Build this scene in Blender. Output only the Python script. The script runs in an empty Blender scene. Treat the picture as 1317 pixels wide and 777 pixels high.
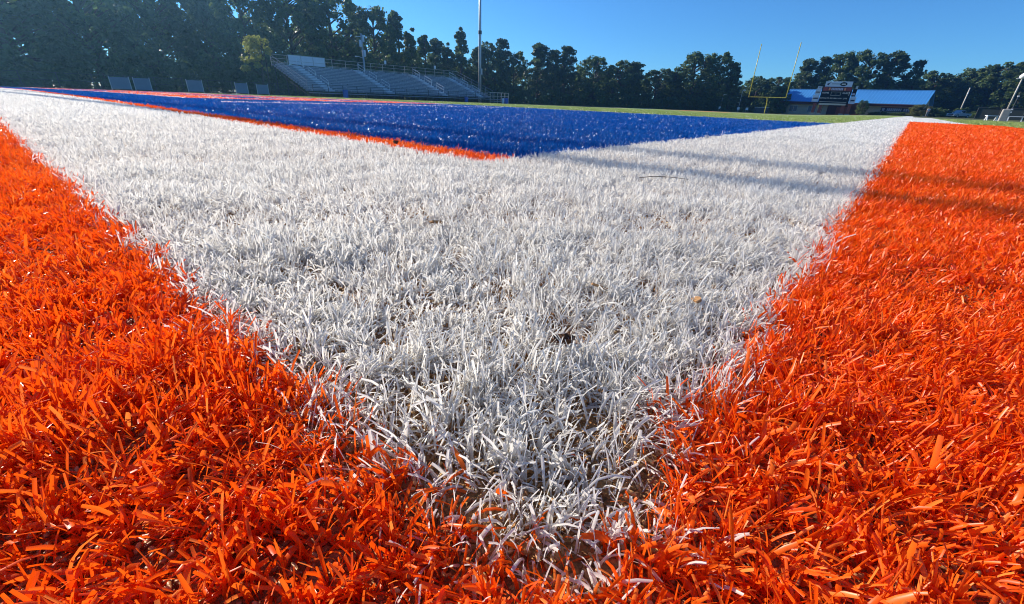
import bpy, math, random
import numpy as np
from mathutils import Vector, Matrix
random.seed(7)
rng = np.random.default_rng(11)
S = bpy.context.scene
COL = S.collection
R = math.radians

# ------------------------------------------------------------------ helpers
def tag(o, label=None, cat=None, group=None, kind=None):
    if label: o['label'] = label
    if cat: o['category'] = cat
    if group: o['group'] = group
    if kind: o['kind'] = kind
    return o

def empty(name, loc, rz=0.0, label=None, cat=None, group=None):
    o = bpy.data.objects.new(name, None)
    o.empty_display_size = .2
    o.location = loc; o.rotation_euler = (0, 0, rz)
    COL.objects.link(o)
    return tag(o, label, cat, group)

def copy_tree(o, parent=None):
    c = o.copy(); COL.objects.link(c)
    if parent is not None: c.parent = parent
    for ch in list(o.children): copy_tree(ch, c)
    return c

def smooth(a, b, x):
    t = np.clip((x - a) / (b - a), 0, 1)
    return t * t * (3 - 2 * t)

def gz(x, y):
    """terrain: level by the corner, falling away gently towards the far left"""
    x = np.asarray(x, float); y = np.asarray(y, float)
    d = np.hypot(x, y)
    s = 3 * np.log1p(np.exp(np.clip((d - 12) / 3, -30, 30)))
    s = np.where(d > 90, np.minimum(s, 130), s)
    f = smooth(0, .2, -x / np.maximum(d, .5))
    return -.0088 * s * (.12 + .88 * f)
def g1(x, y): return float(gz(x, y))

class MB:
    def __init__(s): s.v = []; s.f = []; s.M = Matrix.Identity(4)
    def _add(s, vs, fs):
        n = len(s.v)
        s.v += [tuple(s.M @ Vector(v)) for v in vs]
        s.f += [tuple(i + n for i in f) for f in fs]
    def box(s, a, b):
        x0, y0, z0 = a; x1, y1, z1 = b
        s._add([(x0,y0,z0),(x1,y0,z0),(x1,y1,z0),(x0,y1,z0),(x0,y0,z1),(x1,y0,z1),(x1,y1,z1),(x0,y1,z1)],
               [(0,3,2,1),(4,5,6,7),(0,1,5,4),(1,2,6,5),(2,3,7,6),(3,0,4,7)])
        return s
    def bar(s, a, b, w, h=None, up=(0,0,1)):
        a = Vector(a); b = Vector(b); h = h or w
        d = (b - a).normalized(); u = Vector(up)
        if abs(d.dot(u)) > .98: u = Vector((1, 0, 0))
        r = d.cross(u).normalized(); u = r.cross(d)
        vs = []
        for p in (a, b):
            for i, j in ((-1,-1),(1,-1),(1,1),(-1,1)):
                vs.append(p + r * (i * w / 2) + u * (j * h / 2))
        s._add(vs, [(3,2,1,0),(4,5,6,7),(0,1,5,4),(1,2,6,5),(2,3,7,6),(3,0,4,7)])
        return s
    def tube(s, pts, rad, n=8):
        pts = [Vector(p) for p in pts]
        rad = rad if isinstance(rad, (list, tuple)) else [rad] * len(pts)
        vs = []; fs = []
        for i, p in enumerate(pts):
            d = (pts[min(i + 1, len(pts) - 1)] - pts[max(i - 1, 0)]).normalized()
            u = Vector((0, 0, 1)) if abs(d.z) < .9 else Vector((1, 0, 0))
            r = d.cross(u).normalized(); u = r.cross(d)
            for k in range(n):
                a = 2 * math.pi * k / n
                vs.append(p + (r * math.cos(a) + u * math.sin(a)) * rad[i])
        for i in range(len(pts) - 1):
            for k in range(n):
                k2 = (k + 1) % n
                fs.append((i*n+k, i*n+k2, (i+1)*n+k2, (i+1)*n+k))
        fs.append(tuple(range(n))[::-1]); fs.append(tuple((len(pts)-1)*n + k for k in range(n)))
        s._add(vs, fs); return s
    def prism(s, poly, y0, y1):
        n = len(poly)
        vs = [(x, y0, z) for x, z in poly] + [(x, y1, z) for x, z in poly]
        fs = [tuple(range(n)), tuple(range(n, 2*n))[::-1]]
        for i in range(n):
            j = (i + 1) % n
            fs.append((j, i, n + i, n + j))
        s._add(vs, fs); return s
    def build(s, name, m, parent=None, bevel=0, sm=False):
        me = bpy.data.meshes.new(name)
        me.from_pydata(s.v, [], s.f); me.update()
        me.materials.append(m)
        o = bpy.data.objects.new(name, me); COL.objects.link(o)
        if parent is not None: o.parent = parent
        if sm: me.shade_smooth()
        if bevel:
            b = o.modifiers.new('bevel', 'BEVEL'); b.width = bevel; b.segments = 2
        return o

def np_mesh(name, V, Q, m, attrs=None, parent=None, sm=False):
    me = bpy.data.meshes.new(name)
    V = np.ascontiguousarray(V, np.float32); Q = np.ascontiguousarray(Q, np.int32)
    k = Q.shape[1]
    me.vertices.add(len(V)); me.vertices.foreach_set('co', V.ravel())
    me.loops.add(Q.size); me.loops.foreach_set('vertex_index', Q.ravel())
    me.polygons.add(len(Q))
    me.polygons.foreach_set('loop_start', np.arange(0, Q.size, k, dtype=np.int32))
    for nme, a in (attrs or {}).items():
        at = me.attributes.new(nme, 'FLOAT', 'POINT')
        at.data.foreach_set('value', np.ascontiguousarray(a, np.float32))
    me.update(calc_edges=True)
    if sm: me.shade_smooth()
    me.materials.append(m)
    o = bpy.data.objects.new(name, me); COL.objects.link(o)
    if parent is not None: o.parent = parent
    return o

# ------------------------------------------------------------------ materials
def new_mat(name):
    m = bpy.data.materials.new(name); m.use_nodes = True
    nt = m.node_tree; nt.nodes.clear()
    out = nt.nodes.new('ShaderNodeOutputMaterial')
    return m, nt, out

def paint(name, col, rough=.5, metal=0., var=.12, scale=3., spec=.5, bump=0.):
    m, nt, out = new_mat(name)
    p = nt.nodes.new('ShaderNodeBsdfPrincipled')
    p.inputs['Roughness'].default_value = rough; p.inputs['Metallic'].default_value = metal
    p.inputs['Specular IOR Level'].default_value = spec
    tc = nt.nodes.new('ShaderNodeTexCoord')
    nz = nt.nodes.new('ShaderNodeTexNoise'); nz.inputs['Scale'].default_value = scale; nz.inputs['Detail'].default_value = 5
    nt.links.new(tc.outputs['Object'], nz.inputs['Vector'])
    mx = nt.nodes.new('ShaderNodeMix'); mx.data_type = 'RGBA'
    mx.inputs[6].default_value = (*[c * (1 - var) for c in col], 1)
    mx.inputs[7].default_value = (*[min(1, c * (1 + var)) for c in col], 1)
    nt.links.new(nz.outputs['Fac'], mx.inputs[0])
    nt.links.new(mx.outputs[2], p.inputs['Base Color'])
    if bump:
        b = nt.nodes.new('ShaderNodeBump'); b.inputs['Strength'].default_value = bump
        nt.links.new(nz.outputs['Fac'], b.inputs['Height']); nt.links.new(b.outputs[0], p.inputs['Normal'])
    nt.links.new(p.outputs[0], out.inputs[0])
    return m

def fibre_mat(name, ramp, rough=.3, trans=.25, spec=.5):
    """plastic ribbon: colour picked per blade from the 'rnd' attribute, partly translucent"""
    m, nt, out = new_mat(name)
    at = nt.nodes.new('ShaderNodeAttribute'); at.attribute_name = 'rnd'
    cr = nt.nodes.new('ShaderNodeValToRGB')
    e = cr.color_ramp.elements
    while len(e) < len(ramp): e.new(.5)
    for i, (pos, c) in enumerate(ramp):
        e[i].position = pos; e[i].color = (*c, 1)
    nt.links.new(at.outputs['Fac'], cr.inputs[0])
    p = nt.nodes.new('ShaderNodeBsdfPrincipled')
    p.inputs['Roughness'].default_value = rough; p.inputs['Specular IOR Level'].default_value = spec
    nt.links.new(cr.outputs[0], p.inputs['Base Color'])
    t = nt.nodes.new('ShaderNodeBsdfTranslucent'); nt.links.new(cr.outputs[0], t.inputs[0])
    mx = nt.nodes.new('ShaderNodeMixShader'); mx.inputs[0].default_value = trans
    nt.links.new(p.outputs[0], mx.inputs[1]); nt.links.new(t.outputs[0], mx.inputs[2])
    nt.links.new(mx.outputs[0], out.inputs[0])
    return m

def turf_ground(name, col, var=.2):
    """turf backing: rubber and cork infill by the corner, matted fibre further out"""
    m, nt, out = new_mat(name)
    g = nt.nodes.new('ShaderNodeNewGeometry')
    ln = nt.nodes.new('ShaderNodeVectorMath'); ln.operation = 'LENGTH'
    nt.links.new(g.outputs['Position'], ln.inputs[0])
    mr = nt.nodes.new('ShaderNodeMapRange'); mr.interpolation_type = 'SMOOTHSTEP'
    mr.inputs['From Min'].default_value = 1.6; mr.inputs['From Max'].default_value = 5
    nt.links.new(ln.outputs['Value'], mr.inputs['Value'])
    v = nt.nodes.new('ShaderNodeTexVoronoi'); v.inputs['Scale'].default_value = 330
    nt.links.new(g.outputs['Position'], v.inputs['Vector'])
    cr = nt.nodes.new('ShaderNodeValToRGB')
    cr.color_ramp.elements[0].color = (.20, .09, .035, 1); cr.color_ramp.elements[1].color = (.48, .25, .095, 1)
    sp = nt.nodes.new('ShaderNodeSeparateColor'); nt.links.new(v.outputs['Color'], sp.inputs[0])
    nt.links.new(sp.outputs[0], cr.inputs[0])
    mp = nt.nodes.new('ShaderNodeMapping'); mp.inputs['Scale'].default_value = (1, 1, .2)
    nt.links.new(g.outputs['Position'], mp.inputs[0])
    nz = nt.nodes.new('ShaderNodeTexNoise'); nz.inputs['Scale'].default_value = 9; nz.inputs['Detail'].default_value = 8
    nz.inputs['Roughness'].default_value = .75
    nt.links.new(mp.outputs[0], nz.inputs['Vector'])
    c2 = nt.nodes.new('ShaderNodeMix'); c2.data_type = 'RGBA'
    c2.inputs[6].default_value = (*[c * (1 - var) for c in col], 1); c2.inputs[7].default_value = (*[min(1, c * (1 + var)) for c in col], 1)
    nt.links.new(nz.outputs['Fac'], c2.inputs[0])
    mx = nt.nodes.new('ShaderNodeMix'); mx.data_type = 'RGBA'
    nt.links.new(mr.outputs[0], mx.inputs[0]); nt.links.new(cr.outputs[0], mx.inputs[6]); nt.links.new(c2.outputs[2], mx.inputs[7])
    p = nt.nodes.new('ShaderNodeBsdfPrincipled'); p.inputs['Roughness'].default_value = .7
    p.inputs['Specular IOR Level'].default_value = .2
    nt.links.new(mx.outputs[2], p.inputs['Base Color'])
    b = nt.nodes.new('ShaderNodeBump'); b.inputs['Strength'].default_value = .6; b.inputs['Distance'].default_value = .01
    nt.links.new(v.outputs['Distance'], b.inputs['Height']); nt.links.new(b.outputs[0], p.inputs['Normal'])
    nt.links.new(p.outputs[0], out.inputs[0])
    return m

ORANGE = (.92, .12, .008); WHITE = (.80, .80, .78); BLUE = (.002, .13, .52); GREEN = (.33, .42, .11)
M = {}
M['orange_f'] = fibre_mat('orange_fibre', [(0, (.86, .08, .003)), (.5, (.95, .132, .006)), (.85, (.97, .19, .015)), (1, (.97, .29, .05))], .36, .42, .4)
M['white_f'] = fibre_mat('white_fibre', [(0, (.70, .67, .62)), (.5, (.82, .79, .735)), (1, (.88, .86, .81))], .42, .5, .4)
M['blue_f'] = fibre_mat('blue_fibre', [(0, (.001, .07, .27)), (.6, (.002, .125, .46)), (1, (.006, .18, .60))], .28, .28, .27)
M['green_f'] = fibre_mat('green_fibre', [(0, (.22, .30, .06)), (.6, (.33, .42, .11)), (1, (.42, .48, .17))], .35, .25)
M['orange_g'] = turf_ground('orange_turf_backing', ORANGE)
M['white_g'] = turf_ground('white_turf_backing', (.74, .74, .72), .1)
M['blue_g'] = turf_ground('blue_turf_backing', BLUE, .35)
M['green_g'] = turf_ground('green_turf_backing', GREEN, .3)
M['grass_g'] = turf_ground('dry_grass', (.11, .12, .035), .4)
M['leaf'] = fibre_mat('tree_leaf', [(0, (.044, .080, .030)), (.5, (.085, .138, .044)), (.85, (.15, .205, .055)), (1, (.22, .25, .07))], .5, .45, .3)  # brightest ramp tones put sunlit highlights into the leaf colour
M['pine'] = fibre_mat('pine_needle', [(0, (.040, .074, .038)), (.6, (.082, .130, .052)), (1, (.15, .19, .07))], .5, .38, .3)
M['yleaf'] = fibre_mat('yellow_green_leaf', [(0, (.22, .24, .04)), (.6, (.32, .34, .07)), (1, (.42, .42, .12))], .5, .5, .3)  # yellow green leaf, colour lightened in place of sun that misses the tree
M['olive'] = fibre_mat('olive_leaf', [(0, (.07, .08, .025)), (.6, (.13, .14, .04)), (1, (.2, .2, .07))], .5, .4, .3)
M['bark'] = paint('bark', (.09, .07, .055), .9, 0, .4, 6, .2, .5)
M['redbark'] = paint('reddish_bark', (.16, .08, .05), .9, 0, .35, 6, .2, .5)
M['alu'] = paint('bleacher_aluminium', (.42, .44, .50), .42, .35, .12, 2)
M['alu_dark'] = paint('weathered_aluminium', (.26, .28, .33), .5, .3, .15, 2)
M['steel'] = paint('galvanised_steel', (.42, .43, .44), .45, .5, .15, 4)
M['darksteel'] = paint('dark_steel', (.06, .065, .07), .6, .2, .2, 3)
M['tanrail'] = paint('tan_rail', (.50, .45, .36), .5, 0, .1, 3)
M['concrete'] = paint('concrete', (.34, .33, .31), .85, 0, .2, 5, .3, .3)
M['panel'] = paint('pale_panel', (.62, .66, .72), .6, 0, .08, 2)
M['board'] = paint('weathered_board', (.16, .20, .26), .6, 0, .1, 2)  # white boards painted dark and bluish, shade and veil put into the colour
M['whitep'] = paint('white_paint', (.80, .80, .80), .45, 0, .05, 3)
M['yellow'] = paint('yellow_paint', (.54, .45, .05), .35, 0, .08, 3)
M['bluep'] = paint('blue_plastic', (.02, .10, .42), .4, 0, .15, 3)
M['roof'] = paint('blue_metal_roof', (.06, .28, .62), .5, .0, .06, .7)
M['wall'] = paint('tan_block_wall', (.46, .40, .31), .85, 0, .15, 2.5, .3, .2)
M['maroon'] = paint('dark_red_trim', (.065, .014, .012), .8, 0, .2, 2)
M['brick'] = paint('red_brick', (.20, .055, .040), .85, 0, .3, 12, .3, .3)
M['black'] = paint('black_face', (.008, .009, .013), .8, 0, .2, 2, .1)
M['glass'] = paint('window_glass', (.10, .15, .20), .12, 0, .1, 1)
M['navy'] = paint('navy_vinyl', (.018, .018, .06), .55, 0, .15, 2)
M['lilac'] = paint('pale_lilac_vinyl', (.42, .40, .55), .55, 0, .15, 2)
M['red'] = paint('red_vinyl', (.24, .02, .02), .55, 0, .15, 2)
M['salmon'] = paint('orange_red_vinyl', (.70, .22, .12), .55, 0, .15, 2)
M['skyvinyl'] = paint('pale_blue_vinyl', (.50, .58, .74), .5, 0, .08, 1)
M['tan'] = paint('tan_trim', (.5, .46, .40), .6, 0, .1, 2)
M['silver'] = paint('silver_car_paint', (.36, .37, .40), .4, .2, .06, 2)
M['carglass'] = paint('car_glass', (.02, .025, .03), .06, 0, .05, 1)
M['windshield'] = paint('windscreen_glass', (.30, .38, .46), .06, .4, .05, 1)
M['tyre'] = paint('tyre_rubber', (.018, .018, .018), .8, 0, .2, 8)
M['deadleaf'] = paint('dead_leaf', (.11, .045, .018), .7, 0, .45, 160, .3, .4)
M['twig'] = paint('twig', (.16, .12, .075), .8, 0, .3, 80)
M['chip'] = paint('tan_chip', (.42, .22, .08), .7, 0, .3, 120)
M['skin'] = paint('skin', (.45, .26, .18), .55, 0, .05, 5)
M['shirt'] = paint('pale_shirt', (.55, .56, .60), .8, 0, .08, 5)
M['trousers'] = paint('grey_trousers', (.22, .24, .28), .8, 0, .1, 5)
M['hair'] = paint('dark_hair', (.03, .02, .015), .7, 0, .2, 9)
def pellet_mat():
    m = fibre_mat('cork_granule', [(0, (.20, .085, .03)), (.5, (.42, .21, .075)), (.88, (.56, .32, .12)), (1, (.70, .52, .22))], .45, 0, .4)
    return m
M['pellet'] = pellet_mat()

# ------------------------------------------------------------------ layout (metres; corner of the white border at 0,0; +Y up the field, -X along the end line)
W = 1.018; GL = 10.16; FW = 50.8; FL = 111.8; STRIP = .15
letters = []          # painted end-zone letters as rectangles (x0,x1,y0,y1)
letters.append((-8.15, -7.98, 2.5, 8.9))
_x = -10.6
for k, kind in enumerate('EDOHREUDB'):
    x0 = _x - 4.0; x1 = _x
    letters.append((x1 - 1.4, x1, 2.7, 9.5))
    if kind in 'EOUDB': letters.append((x0, x1 - 1.4, 2.7, 4.2))
    if kind in 'EDORB': letters.append((x0, x1 - 1.4, 8.0, 9.5))
    if kind in 'EHRB': letters.append((x0, x1 - 1.4, 5.4, 6.8))
    if kind in 'DOHUB': letters.append((x0, x0 + 1.3, 4.2, 8.0))
    _x -= 4.35

def classify(x, y):
    """0 grass 1 orange 2 white 3 blue 4 green 5 pale letter outline"""
    x = np.asarray(x); y = np.asarray(y)
    c = np.zeros(x.shape, int)
    c[(x > -53) & (x < 2.0) & (y > -2.6) & (y < 18.5)] = 1
    c[(x < 1.3) & (x > -1) & (y >= 18.5) & (y < 60)] = 2
    c[(x > -FW) & (x < 0) & (y > 0) & (y < FL) & (y - x > .042)] = 2
    inn = (x > -FW + W) & (x < -W) & (y > W) & (y < FL - W)
    c[inn & (y < GL)] = 3
    c[inn & (y < W + STRIP)] = 1
    c[inn & (y > GL + .1)] = 4
    for k in range(1, 20):
        yy = GL + .05 + 4.572 * k
        c[inn & (abs(y - yy) < .055)] = 2
    ez = inn & (y > GL + 91.44)
    c[ez & (y > 103) & (y < 108) & (x < -30) & (x > -44)] = 1
    for (a, b, e, f) in letters:
        c[inn & (x > a) & (x < b) & (y > e) & (y < f)] = 5
    for (a, b, e, f) in letters[1:]:
        o = .12
        c[inn & (x > a + o) & (x < b - o) & (y > e + o) & (y < f - o)] = 1
    return c

def axis(cuts, lo, hi):
    s = set(cuts)
    for v in np.arange(-16, 24, .5): s.add(float(v))
    for v in np.arange(-150, 182, 3.): s.add(float(v))
    for v in (-1600, -1000, -700, -500, -400, -320, -260, -220, -185, 210, 250, 320, 420, 600, 900, 1600): s.add(float(v))
    a = np.array(sorted(v for v in s if lo <= v <= hi)); keep = [a[0]]
    cs = np.array(sorted(cuts))
    for v in a[1:]:
        if v - keep[-1] < .02:
            if np.min(abs(cs - v)) < 1e-9: keep[-1] = v
            continue
        keep.append(v)
    return np.array(keep)
xc = [-53, -FW, -FW + W, -W, 0, 2.0, 1.3, -1, -44, -30]; yc = [-2.6, 18.5, 60, 0, FL, W, FL - W, GL, W + STRIP, GL + .1, 103, 108]
for (a, b, e, f) in letters:
    xc += [a, b, a + .12, b - .12]; yc += [e, f, e + .12, f - .12]
for k in range(1, 20): yc += [GL + .05 + 4.572 * k - .055, GL + .05 + 4.572 * k + .055]
gx = axis(xc, -1600, 1600); gy = axis(yc, -1600, 1600)
GX, GY = np.meshgrid(gx, gy, indexing='ij')
GV = np.stack([GX, GY, gz(GX, GY)], -1).reshape(-1, 3)
nx, ny = len(gx), len(gy)
I, J = np.meshgrid(np.arange(nx - 1), np.arange(ny - 1), indexing='ij')
GQ = np.stack([I * ny + J, (I + 1) * ny + J, (I + 1) * ny + J + 1, I * ny + J + 1], -1).reshape(-1, 4)
cc = classify((gx[:-1, None] + gx[1:, None] + 0 * gy[None, :-1]) / 2 * 1.0, (gy[None, :-1] + gy[None, 1:] + 0 * gx[:-1, None]) / 2).reshape(-1)
def sheet(name, cls, m):
    q = GQ[np.isin(cc, cls)]
    u, inv = np.unique(q, return_inverse=True)
    o = np_mesh(name, GV[u], inv.reshape(q.shape), m, sm=True)
    tag(o, kind='structure'); return o
sheet('ground', [0], M['grass_g'])
sheet('orange_turf_ground', [1], M['orange_g'])
sheet('white_border_ground', [2, 5], M['white_g'])
sheet('end_zone_ground', [3], M['blue_g'])
sheet('playing_field', [4], M['green_g'])

# ------------------------------------------------------------------ turf fibres
CX, CY = .048, -.096
def vnoise(x, y, f, seed):
    r = np.random.default_rng(seed)
    out = np.zeros_like(x)
    for k in range(7):
        a = r.uniform(0, 2 * np.pi); ff = f * r.uniform(.6, 1.7)
        out += np.sin((x * np.cos(a) + y * np.sin(a)) * ff + r.uniform(0, 6.28))
    return out / 2.6

def ribbons(x, y, L, wd, az, lean, bend, phi, twist, n, fold):
    """curved ribbons; n segments; fold adds a raised midrib"""
    N = len(x); k = 3 if fold else 2
    V = np.zeros((N, n + 1, k, 3), np.float32)
    P = np.stack([x, y, gz(x, y) - .001], -1)
    ca, sa = np.cos(az), np.sin(az)
    for i in range(n + 1):
        t = i / n
        th = lean + bend * t
        T = np.stack([np.sin(th) * ca, np.sin(th) * sa, np.cos(th)], -1)
        side = np.stack([-sa, ca, 0 * ca], -1)
        nor = np.cross(T, side)
        ph = (phi + twist * t)[:, None]
        wv = side * np.cos(ph) + nor * np.sin(ph)
        nv = np.cross(T, wv)
        hw = (wd * (.9 + .2 * t - .25 * t ** 6) / 2)[:, None]
        if fold:
            V[:, i, 0] = P - wv * hw; V[:, i, 1] = P + nv * hw * .45; V[:, i, 2] = P + wv * hw
        else:
            V[:, i, 0] = P - wv * hw; V[:, i, 1] = P + wv * hw
        P = P + T * (L / n)[:, None]
    base = (np.arange(N) * (n + 1) * k)[:, None, None]
    ii = np.arange(n)[None, :, None]; jj = np.arange(k - 1)[None, None, :]
    a = base + ii * k + jj
    Q = np.stack([a, a + 1, a + k + 1, a + k], -1).reshape(-1, 4)
    return V.reshape(-1, 3), Q, (n + 1) * k

acc = {c: [[], [], [], 0] for c in (1, 2, 3, 4)}
def add(cls, V, Q, rnd):
    A = acc[cls]; A[0].append(V); A[1].append(Q + A[3]); A[2].append(rnd); A[3] += len(V)

def make_field(r0, r1, dens, n, fold, tuft, a0=-180., a1=180.):
    area = (r1 ** 2 - r0 ** 2) * np.pi * (a1 - a0) / 360
    per = tuft or 1
    nt = int(area * dens / per)
    r = np.sqrt(rng.uniform(r0 ** 2, r1 ** 2, nt)); a = np.radians(rng.uniform(a0, a1, nt))
    tx = CX - r * np.sin(a); ty = CY + r * np.cos(a)
    if tuft:
        # tufts stand in stitched rows
        row = .011
        ty2 = np.round(ty / row) * row + rng.normal(0, .0016, nt)
        ty = np.where(r < 2.6, ty2, ty)
        cnt = rng.integers(int(per * .6), int(per * 1.45) + 1, nt)
        idx = np.repeat(np.arange(nt), cnt)
    else:
        idx = np.arange(nt)
    N = len(idx)
    tl = rng.uniform(.8, 1.15, nt)
    ta = rng.uniform(0, 2 * np.pi, nt)
    x = tx[idx] + rng.normal(0, .0034 if tuft else 0, N); y = ty[idx] + rng.normal(0, .0034 if tuft else 0, N)
    wob = .012 + .012 * smooth(.5, .1, np.hypot(x, y))
    cls = classify(x + rng.normal(0, wob, N) * .7 + .006 * vnoise(x, y, 40, 3), y + rng.normal(0, wob, N) * .7 + .006 * vnoise(x, y, 40, 4))
    # the fibres of one tuft share a colour
    if tuft: cls = np.where(rng.random(N) < .8, cls[np.minimum(np.searchsorted(idx, np.arange(nt)), N - 1)][idx], cls)
    cls = np.where(cls == 5, 2, cls)
    cls = np.where(cls == 0, 4, cls)
    dist = np.hypot(x - CX, y - CY)
    flow = 1.6 * vnoise(x, y, 9, 21) + 1.5 * vnoise(x, y, 60, 22)
    flow2 = rng.uniform(0, 6.28, N)
    az = np.where(rng.random(N) < .3, flow, ta[idx] + rng.normal(0, .9, N))
    lean = np.abs(rng.normal(.25, .26, N)) + .12 * vnoise(x, y, 30, 23)
    bend = np.abs(rng.normal(.8, .85, N))
    L = np.where(cls == 2, rng.uniform(.015, .030, N), rng.uniform(.013, .030, N)) * tl[idx]
    L *= 1 + .13 * vnoise(x, y, 26, 24)
    stray = rng.random(N) < .02
    L = np.where(stray, L * 1.35, L); lean = np.where(stray, lean * .5, lean)
    flat = rng.random(N) < np.where(cls == 1, .20, .12)
    lean = np.where(flat, rng.uniform(.8, 1.35, N), lean)
    wd = np.where(cls == 2, rng.choice([.0008, .0012, .0016, .0021], N, p=[.25, .35, .28, .12]),
                  rng.choice([.0009, .0014, .0020, .0029], N, p=[.24, .38, .32, .06]))
    wd = np.maximum(wd * rng.uniform(.8, 1.2, N), .00085 * dist * rng.uniform(.7, 1.4, N))
    phi = rng.uniform(-1.5, 1.5, N) ; tw = rng.normal(0, .8, N)
    rnd = np.clip(rng.normal(.5, .22, N) + .1 * vnoise(x, y, 12, 25), 0, 1)
    # thinner cover where the white corner is worn
    worn = (cls == 2) & (dist < 1.2) & (rng.random(N) < np.clip(.10 + .14 * smooth(.6, .15, np.hypot(x, y)) + .30 * vnoise(x, y, 55, 26), 0, .85))
    ok = ~worn
    for c in (1, 2, 3, 4):
        m = (cls == c) & ok
        if not m.any(): continue
        V, Q, k = ribbons(x[m], y[m], L[m], wd[m], az[m], lean[m], bend[m], phi[m], tw[m], n, fold)
        add(c, V, Q, np.repeat(rnd[m], k))

QUAL = 1.0
make_field(.0, .75, 135000 * QUAL, 4, True, 8)
make_field(.75, 1.5, 76000 * QUAL, 4, False, 7)
make_field(1.5, 2.6, 36000 * QUAL, 3, False, 6)
make_field(2.6, 4.2, 17000 * QUAL, 3, False, 0, -40, 125)
make_field(4.2, 7, 6200 * QUAL, 2, False, 0, -30, 112)
make_field(7, 11, 2700 * QUAL, 2, False, 0, -25, 105)
make_field(11, 21, 900 * QUAL, 2, False, 0, -20, 100)
make_field(21, 55, 150 * QUAL, 1, False, 0, -12, 94)
for c, nm, m in ((1, 'orange_turf', 'orange_f'), (2, 'white_turf', 'white_f'), (3, 'blue_turf', 'blue_f'), (4, 'green_turf', 'green_f')):
    A = acc[c]
    o = np_mesh(nm, np.concatenate(A[0]), np.concatenate(A[1]), M[m], {'rnd': np.concatenate(A[2])})
    tag(o, {1: 'bright orange artificial turf fibres bordering the white corner', 2: 'white artificial turf fibres of the field border corner',
            3: 'royal blue artificial turf fibres of the end zone', 4: 'green artificial turf fibres beyond the goal line'}[c], 'turf', kind='stuff')
acc = None

# cork granules between the fibres
def granules(n):
    r = np.sqrt(rng.uniform(0, 1, n)) * .85; a = rng.uniform(0, 2 * np.pi, n)
    x = CX + r * np.cos(a) - .05; y = CY + .25 + r * np.sin(a)
    ph = np.array([[1,0,0],[-1,0,0],[0,1,0],[0,-1,0],[0,0,1],[0,0,-1]], float)
    # rounded pellet: 3 rings of 6
    ring = []
    for z, rr in ((-1, .45), (-.45, 1), (.45, 1), (1, .45)):
        for k in range(6):
            ring.append((z * 1.0, rr * math.cos(k * math.pi / 3), rr * math.sin(k * math.pi / 3)))
    base = np.array(ring); qs = []
    for i in range(3):
        for k in range(6):
            qs.append((i*6+k, i*6+(k+1) % 6, (i+1)*6+(k+1) % 6, (i+1)*6+k))
    qs += [(0, 1, 2, 3), (0, 3, 4, 5), (18, 21, 20, 19), (18, 23, 22, 21)]
    ln = rng.uniform(.0013, .0030, n); rd = rng.uniform(.0009, .0014, n)
    V = base[None] * np.stack([ln, rd, rd], -1)[:, None, :]
    yaw = rng.uniform(0, 6.28, n); pit = rng.normal(0, .35, n)
    cp, sp = np.cos(pit)[:, None], np.sin(pit)[:, None]; cy, sy = np.cos(yaw)[:, None], np.sin(yaw)[:, None]
    X = V[..., 0] * cp - V[..., 2] * sp; Z = V[..., 0] * sp + V[..., 2] * cp; Y = V[..., 1]
    V = np.stack([X * cy - Y * sy + x[:, None], X * sy + Y * cy + y[:, None], Z + rng.uniform(.0008, .005, n)[:, None]], -1)
    Q = np.array(qs)[None] + (np.arange(n) * 24)[:, None, None]
    o = np_mesh('infill_granules', V.reshape(-1, 3), Q.reshape(-1, 4), M['pellet'], {'rnd': np.repeat(rng.random(n), 24)}, sm=True)
    tag(o, 'tan and brown infill granules between the turf fibres', 'infill', kind='stuff')
granules(60000)

# things lying on the turf
def dead_leaf(loc, size, rz, label):
    root = empty('dead_leaf', loc, rz, label, 'leaf')
    b = MB(); n = 7; vs = []; fs = []
    for i in range(n + 1):
        t = i / n
        w = size * .36 * math.sin(math.pi * min(1, t * .93 + .07)) * (1 + .22 * math.sin(9 * t))
        for j, s_ in enumerate((-1, -.5, 0, .5, 1)):
            vs.append(((t - .5) * size, s_ * w, size * (.30 * abs(s_) ** 1.5 + .25 * (t - .5) ** 2 + .05 * math.sin(7 * t + 3 * s_))))
    for i in range(n):
        for j in range(4): fs.append((i*5+j, i*5+j+1, i*5+6+j, i*5+5+j))
    b._add(vs, fs); bl = b.build('blade', M['deadleaf'], root, sm=True)
    so = bl.modifiers.new('thick', 'SOLIDIFY'); so.thickness = .0004
    MB().tube([(-size*.5, 0, .05*size), (-size*.75, .05*size, .12*size)], .0006, 5).build('stem', M['twig'], root)
    return root
dead_leaf((-.125, .184, .016), .021, .8, 'curled brown dead leaf caught in the white turf near the corner')
dead_leaf((-1.55, 1.03, .022), .035, 2.1, 'small dark dead leaf beside the orange strip at the blue end zone')
tw = MB().tube([(-.06, .0, .0), (-.02, .006, .004), (.03, .003, .003), (.07, -.006, .0)], [.0008, .0011, .0009, .0005], 6)
o = tw.build('twig', M['twig']); o.location = (-.40, 1.03, .036); o.rotation_euler = (0, 0, R(45))
tag(o, 'thin grey twig lying on the white border near the shadow stripes', 'twig')
for i, (x, y, s, rz, lb) in enumerate(((-.165, .315, .010, .3, 'tan wood chip lying in the white turf behind the dead leaf'),
                              (-.50, .36, .013, 1.2, 'pale tan chip in the left part of the white turf'),
                              (-.07, .36, .009, 2.2, 'small orange tan chip near the right edge of the white turf'))):
    o = MB().prism([(-s, -s*.3), (s*.7, -s*.45), (s, .1*s), (.2*s, .5*s), (-.8*s, .35*s)], -.0012, .0012).build('wood_chip', M['chip'])
    o.location = (x, y, .019); o.rotation_euler = (R(62), R(10), rz)
    tag(o, lb, 'wood chip')

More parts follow.
